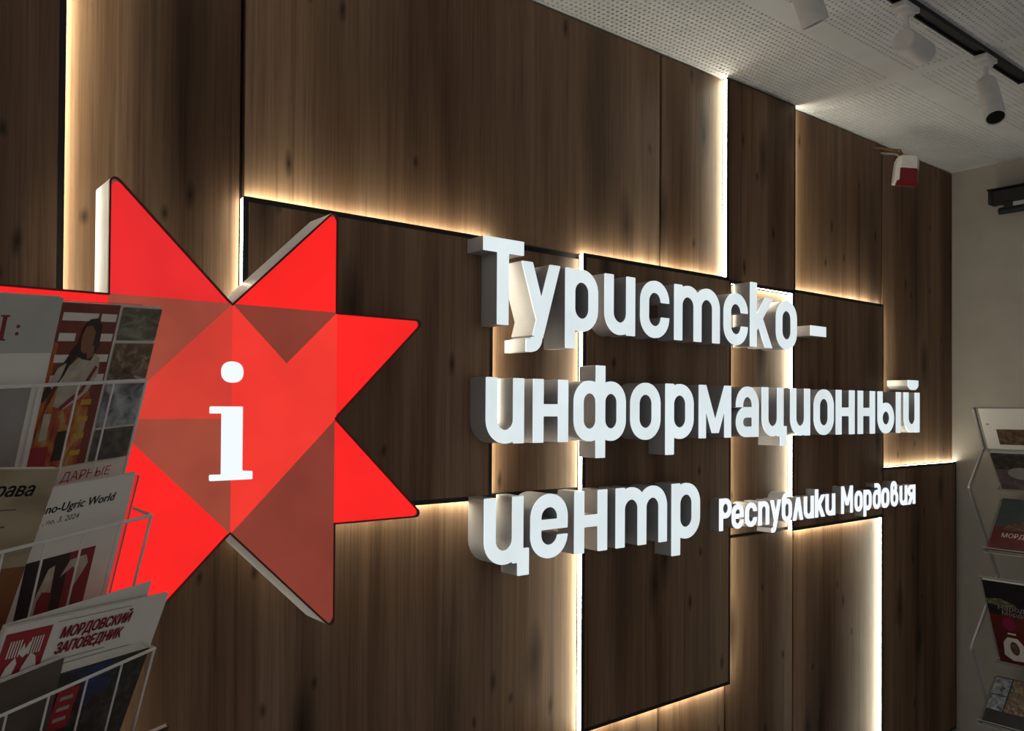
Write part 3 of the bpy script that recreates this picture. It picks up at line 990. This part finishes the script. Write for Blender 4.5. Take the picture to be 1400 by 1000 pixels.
FOREST = photo_material('print_forest', [(0.006, 0.007, 0.006), (0.015, 0.020, 0.018), (0.07, 0.08, 0.08)], 60, detail=9)
BLUEP = photo_material('print_night_blue', [(0.010, 0.014, 0.020), (0.012, 0.035, 0.13), (0.03, 0.07, 0.2)], 24)
BROWNC = photo_material('print_dark_brown', [(0.070, 0.053, 0.043), (0.116, 0.090, 0.074)], 14)
JEWEL = simple('print_jewel_red', (0.248, 0.019, 0.028), 0.4)
GREY = simple('print_grey', (0.341, 0.326, 0.310), 0.5)
YEL = simple('print_yellow', (0.558, 0.341, 0.031), 0.4)
WHT = simple('print_white', (0.76, 0.72, 0.66), 0.5)
G_L = 'brochures in the wire rack by the star'

# tier 1: folk-costume book behind, pale brochure in front
b = Leaflet('brochure', 'book with a woman in folk costume beside four small photos, top tier', tier(0, -.172, -.148, -.0210), .1907, .2377, .004, PAPER, G_L)
b.rect('cover_photo', 0, .033, .1265, .2377, STRIPE)
b.rect('cover_photo', 0, .033, .052, .190, ORANGE)
for y in (.2215, .197, .171, .146):
    b.rect('white_slat', .050, y - .0048, .072 + (y > .21) * .026, y + .0048, WHT)
    b.rect('white_slat', .102, y - .0048, .124, y + .0048, WHT)
b.patch('braid', [(.040, .120), (.048, .118), (.074, .160), (.082, .186), (.074, .186), (.066, .170)], HAIR)
b.patch('costume', [(.046, .033), (.050, .100), (.064, .140), (.100, .146), (.112, .120), (.114, .033)], FOLK)
b.patch('sleeve', [(.050, .140), (.058, .160), (.068, .166), (.064, .148), (.056, .134)], BLOUSE)
b.patch('blouse', [(.062, .112), (.064, .140), (.072, .162), (.086, .176), (.100, .180), (.112, .172), (.115, .152), (.106, .130), (.090, .116), (.076, .108)], BLOUSE)
b.patch('hair', [(.076, .176), (.080, .206), (.087, .219), (.099, .221), (.106, .211), (.107, .186), (.100, .168), (.088, .170)], HAIR)
b.patch('face', [(.0815, .190), (.0805, .200), (.084, .210), (.092, .212), (.098, .204), (.098, .190), (.094, .180), (.088, .177), (.083, .181)], SKIN)
b.patch('neck', [(.090, .184), (.100, .188), (.102, .174), (.094, .170)], SKIN)
b.patch('red_trim', [(.072, .106), (.098, .128), (.112, .160), (.108, .162), (.094, .132), (.070, .111)], MAROON)
for i, y in enumerate((.046, .068, .090, .112)): b.rect('embroidery', .099, y, .114, y + .007, YEL)
b.rect('red_apron', .036, .036, .068, .062, DKRED)
b.rect('white_sleeve', .052, .070, .062, .104, BLOUSE)
b.rect('dark_belt', .076, .042, .090, .080, INK)
b.rect('cover_photo', .1300, .194, .1907, .2360, LAND)
b.rect('cover_photo', .1300, .1420, .1907, .190, CROWD)
b.rect('cover_photo', .1300, .0795, .1907, .1365, RIDER)
b.rect('cover_photo', .1300, .0345, .1907, .0765, DARKP)
b.rect('title_band', 0, 0, .1907, .0325, WHT)
b.text('ДАРНЫЕ', .1685, .0118, .0175, DKRED, 'r', .074, shear=.12)
b = Leaflet('brochure', 'pale grey-white brochure at the left edge with a red title, top tier', tier(0, -.345, -.145, -.0120), .2108, .2423, .006, PAPER, G_L)
b.rect('cover_picture', 0, .178, .2108, .2423, SKYP)
b.patch('letter_stem', [(.1450, .1935), (.1500, .1935), (.1500, .2185), (.1450, .2185)], MAROON)
b.rect('letter_serif', .1425, .1920, .1525, .1940, MAROON)
b.rect('letter_serif', .1425, .2180, .1525, .2200, MAROON)
b.blob('colon_dot', .1640, .2000, .0022, .0020, MAROON)
b.blob('colon_dot', .1640, .2080, .0022, .0020, MAROON)
b.rect('cover_picture', .04, .02, .195, .140, GREY)
b.rect('page_margin', .2020, .0, .2104, .140, WHT)
b.blob('dark_figure', .132, .078, .017, .034, INK)

# tier 2: world journal behind, parchment-coloured booklet in front
b = Leaflet('brochure', 'white journal titled in bold black with a dark jewellery photo, middle tier', tier(1, -.190, -.148, -.0210), .1695, .2015, .003, PAPER, G_L)
b.text('Finno-Ugric World', .1455, .1690, .0150, INK, 'r', .112, bold=.0004, shear=.22)
b.text(', no. 3, 2024', .0975, .1550, .0098, INK, 'r', .048, shear=.22)
b.rect('cover_photo', .040, .006, .1335, .1105, INK)
b.rect('photo_field', .0985, .006, .1335, .1105, MAROON)
b.patch('white_cloth', [(.055, .008), (.060, .055), (.072, .095), (.080, .098), (.082, .060), (.080, .008)], BLOUSE)
b.patch('red_pendant', [(.064, .008), (.065, .055), (.070, .066), (.083, .062), (.086, .008)], JEWEL)
b.patch('white_scarf', [(.090, .080), (.100, .100), (.122, .102), (.127, .090), (.120, .075), (.108, .055), (.112, .080), (.106, .090)], BLOUSE)
b = Leaflet('brochure', 'parchment-coloured booklet with dark lettering at the left edge, middle tier', tier(1, -.3885, -.0778, -.0120, -8.0), .222, .190, .0070, PARCH, G_L)
b.text('орава', .1990, .1600, .0215, INK, 'r', .058, bold=.0007, shear=.2)
b.rect('thin_line', .150, .1440, .1850, .1452, BROWNC)
b.rect('thin_line', .150, .1245, .1780, .1262, BROWNC)
b.rect('thin_line', .150, .1165, .1700, .1182, BROWNC)
b.rect('cover_picture', 0, 0, .222, .076, RUST)

# tier 3: nature-reserve magazine and a dark brown booklet
b = Leaflet('brochure', 'magazine with red emblem and bold red title over a forest photo', tier(2, -.2341, -.1434, -.0210, -7.5), .2320, .2360, .004, PAPER, G_L)
b.rect('cover_photo', 0, 0, .2318, .160, FOREST)
b.patch('blue_sky', [(.118, .158), (.126, .140), (.140, .132), (.138, .112), (.152, .100), (.160, .118), (.176, .110), (.182, .128), (.170, .140), (.178, .158)], BLUEP)
b.rect('emblem_field', .002, .1650, .0590, .2280, DKRED)
for i in range(5):
    x = .0105 + i * .0032
    b.rect('emblem_needle', x, .198, x + .0018, .218, WHT); b.rect('emblem_needle', x + .026, .198, x + .0278, .218, WHT)
b.patch('emblem_animal', [(.010, .172), (.014, .188), (.022, .198), (.026, .190), (.024, .178), (.028, .172)], WHT)
b.patch('emblem_animal', [(.032, .172), (.034, .184), (.040, .200), (.048, .194), (.053, .180), (.050, .172)], WHT)
b.patch('emblem_antlers', [(.024, .202), (.028, .214), (.031, .206), (.035, .215), (.038, .202), (.031, .196)], WHT)
b.rect('emblem_line', .010, .1675, .053, .1690, WHT)
b.text('МОРДОВСКИЙ', .0740, .2080, .0188, DKRED, 'l', .102, bold=.0007, shear=.15)
b.text('ЗАПОВЕДНИК', .0735, .1890, .0188, DKRED, 'l', .096, bold=.0007, shear=.15)
b.rect('thin_line', .080, .1800, .148, .1807, BROWNC)
b.rect('thin_line', .080, .1735, .190, .1742, BROWNC)
b.rect('thin_line', .064, .2300, .170, .2306, DKRED)
b.rect('red_label', .100, .0830, .130, .1370, DKRED)
for i in range(3): b.rect('label_mark', .106, .094 + i * .014, .124, .099 + i * .014, GREY)
b = Leaflet('brochure', 'pale sheet whose corner sticks up behind the magazine with the red emblem', tier(2, -.2095, -.1357, -.0285, -2.0), .2000, .225, .0014, PAPER, G_L)
b = Leaflet('brochure', 'dark brown booklet standing before the magazine at the left edge', tier(2, -.355, -.147, -.0120), .2262, .178, .006, BROWNC, G_L)
b = Leaflet('brochure', 'dark leaflet whose corner just shows at the bottom edge', tier(3, -.2155, -.1137, -.0210, -7.0), .2150, .2000, .006, FOREST, G_L)

# right rack: folding zigzag stand by the taupe wall
rr = empty('brochure_rack', (2.86, -0.28, 0.0))
tag(rr, 'folding zigzag brochure stand with clear trays by the taupe wall', 'rack')
Y1, Y2 = -.100, -.470
ZIG = [(2.853, 1.465), (2.723, 1.320), (2.980, .965), (2.741, .724), (2.951, .370), (2.735, .130), (2.800, .006)]
ZIG2 = [(2.762, 1.615), (2.853, 1.465)]
for y in (Y1, Y2):
    for a, c in list(zip(ZIG, ZIG[1:])) + [ZIG2]:
        d = (Vector((c[0], 0, c[1])) - Vector((a[0], 0, a[1])))
        ang = math.atan2(d.x, d.z)
        m_ = Matrix.Translation((a[0], y, a[1])) @ Matrix.Rotation(ang, 4, 'Y')
        box('strut', (-.0075, -.0035, 0), (.0075, .0035, d.length), STEEL, rr, mtx=m_)
    for a in ZIG[:-1]:
        lathe('hinge', [(.006, 0), (.0065, .001), (.0065, .009), (.006, .010)], (a[0], y - .005, a[1]), (0, 1, 0), STEEL, rr, 12)
TR = [((2.762, 1.615), (2.853, 1.465)), ((2.868, 1.462), (2.985, 1.318)), ((2.996, 1.262), (2.848, 1.078)), ((2.799, .982), (2.972, .647)), ((2.940, .585), (2.795, .443))]


def tray(a, c):
    """plane of a tray from its top edge a to its bottom edge c; x = towards the viewer along the stand, y = up"""
    up = Vector((a[0] - c[0], 0, a[1] - c[1])); L_ = up.length; up.normalize()
    x = Vector((0, -1, 0)); n = x.cross(up)
    m_ = Matrix((x, up, n)).transposed().to_4x4(); m_.translation = Vector((c[0], Y1 - .004, c[1]))
    return m_, L_


for a, c in TR:
    m_, L_ = tray(a, c)
    bm = bmesh.new()
    acrylic_box(bm, (0.0, -.006, -.004), (.360, L_, -.0012), m_)
    acrylic_box(bm, (0.0, -.006, -.0012), (.360, -.003, .026), m_)
    acrylic_box(bm, (0.0, L_ - .008, -.008), (.360, L_ + .001, -.004), m_)
    acrylic_edges(linkbm('acrylic_tray', bm, ACRYL, rr))
    tube('cross_rod', [m_ @ Vector((-.004, -.004, -.008)), m_ @ Vector((.366, -.004, -.008))], .0022, WIRE, rr)
adopt(rr)
G_R = 'brochures in the zigzag stand'
RUSSET = photo_material('print_town', [(0.05, 0.03, 0.02), (0.13, 0.075, 0.04), (0.2, 0.16, 0.12)], 55)
MAUVE = photo_material('print_mauve', [(0.10, 0.075, 0.085), (0.17, 0.13, 0.145), (0.2, 0.18, 0.17)], 22)
TEAL = photo_material('print_teal', [(0.035, 0.055, 0.06), (0.07, 0.085, 0.085)], 14)
PINK = simple('print_pink', (0.26, 0.012, 0.075), 0.4)
REDC = photo_material('print_red_cover', [(0.10, 0.014, 0.014), (0.16, 0.022, 0.020)], 12)


def shelf_leaflet(k, label, cover, start=0.02, w=.215, h=None, thick=.008, name='brochure'):
    m_, L_ = tray(*TR[k])
    return Leaflet(name, label, m_ @ Matrix.Translation((start, -.002, thick + .0002)), w, h or L_, thick, cover, G_R), (h or L_)


b, H_ = shelf_leaflet(0, 'pale leaflet with a brown town photo on the stand\'s top tray', PAPER, .012, thick=.003)
b.rect('cover_photo', .045, .02, .21, H_ * .50, RUSSET)
b.blob('round_mark', .02, H_ * .62, .007, .004, GREY)
b, H_ = shelf_leaflet(1, 'thick booklet with a mauve picture on the stand\'s second tray', MAUVE, .016, thick=.020)
b.rect('cover_photo', .0, H_ * .55, .215, H_, DARKP)
b.blob('swirl', .09, H_ * .45, .05, .03, GREY, 18)
b, H_ = shelf_leaflet(2, 'red booklet with a teal picture on the stand\'s third tray', TEAL, .012, thick=.008)
b.rect('red_lower_part', 0, 0, .215, H_ * .46, REDC)
b.patch('cover_photo', [(.03, H_ * .40), (.05, H_ * .52), (.09, H_ * .56), (.10, H_ * .68), (.14, H_ * .72), (.215, H_ * .75), (.215, H_ * .40)], RUSSET)
b.text('МОРДОВИЯ', .035, H_ * .26, .026, WHT, 'l')
b, H_ = shelf_leaflet(3, 'black and red booklet with a costumed figure on the stand\'s fourth tray', REDC, .012, thick=.010)
b.rect('cover_photo', 0, H_ * .60, .215, H_, INK)
b.patch('hill', [(0, H_ * .78), (.05, H_ * .80), (.10, H_ * .74), (.10, H_ * .70), (0, H_ * .72)], LAND)
b.text('Народы', .035, H_ * .665, .030, GREY, 'l', shear=.15)
b.text('Мордовии', .045, H_ * .605, .026, GREY, 'l', shear=.15)
b.blob('pink_headdress', .062, H_ * .50, .022, .030, PINK)
b.patch('costume', [(.022, H_ * .10), (.028, H_ * .26), (.045, H_ * .33), (.080, H_ * .33), (.100, H_ * .24), (.104, H_ * .08), (.084, H_ * .05), (.05, H_ * .04)], WHT)
b.blob('breast_ornament', .064, H_ * .20, .016, .032, RUSSET)
b.rect('band', .05, H_ * .37, .078, H_ * .39, WHT)
b, H_ = shelf_leaflet(4, 'dark booklet with a grid of photos on the stand\'s lowest tray in view', INK, .012, thick=.010)
b.rect('cover_photo', .0, H_ * .62, .055, H_ * .98, RIDER)
b.rect('cover_photo', .0, H_ * .30, .055, H_ * .60, RIDER)
b.rect('cover_photo', .060, H_ * .30, .14, H_ * .98, CROWD)
b.rect('cover_photo', .145, H_ * .30, .21, H_ * .98, RIDER)
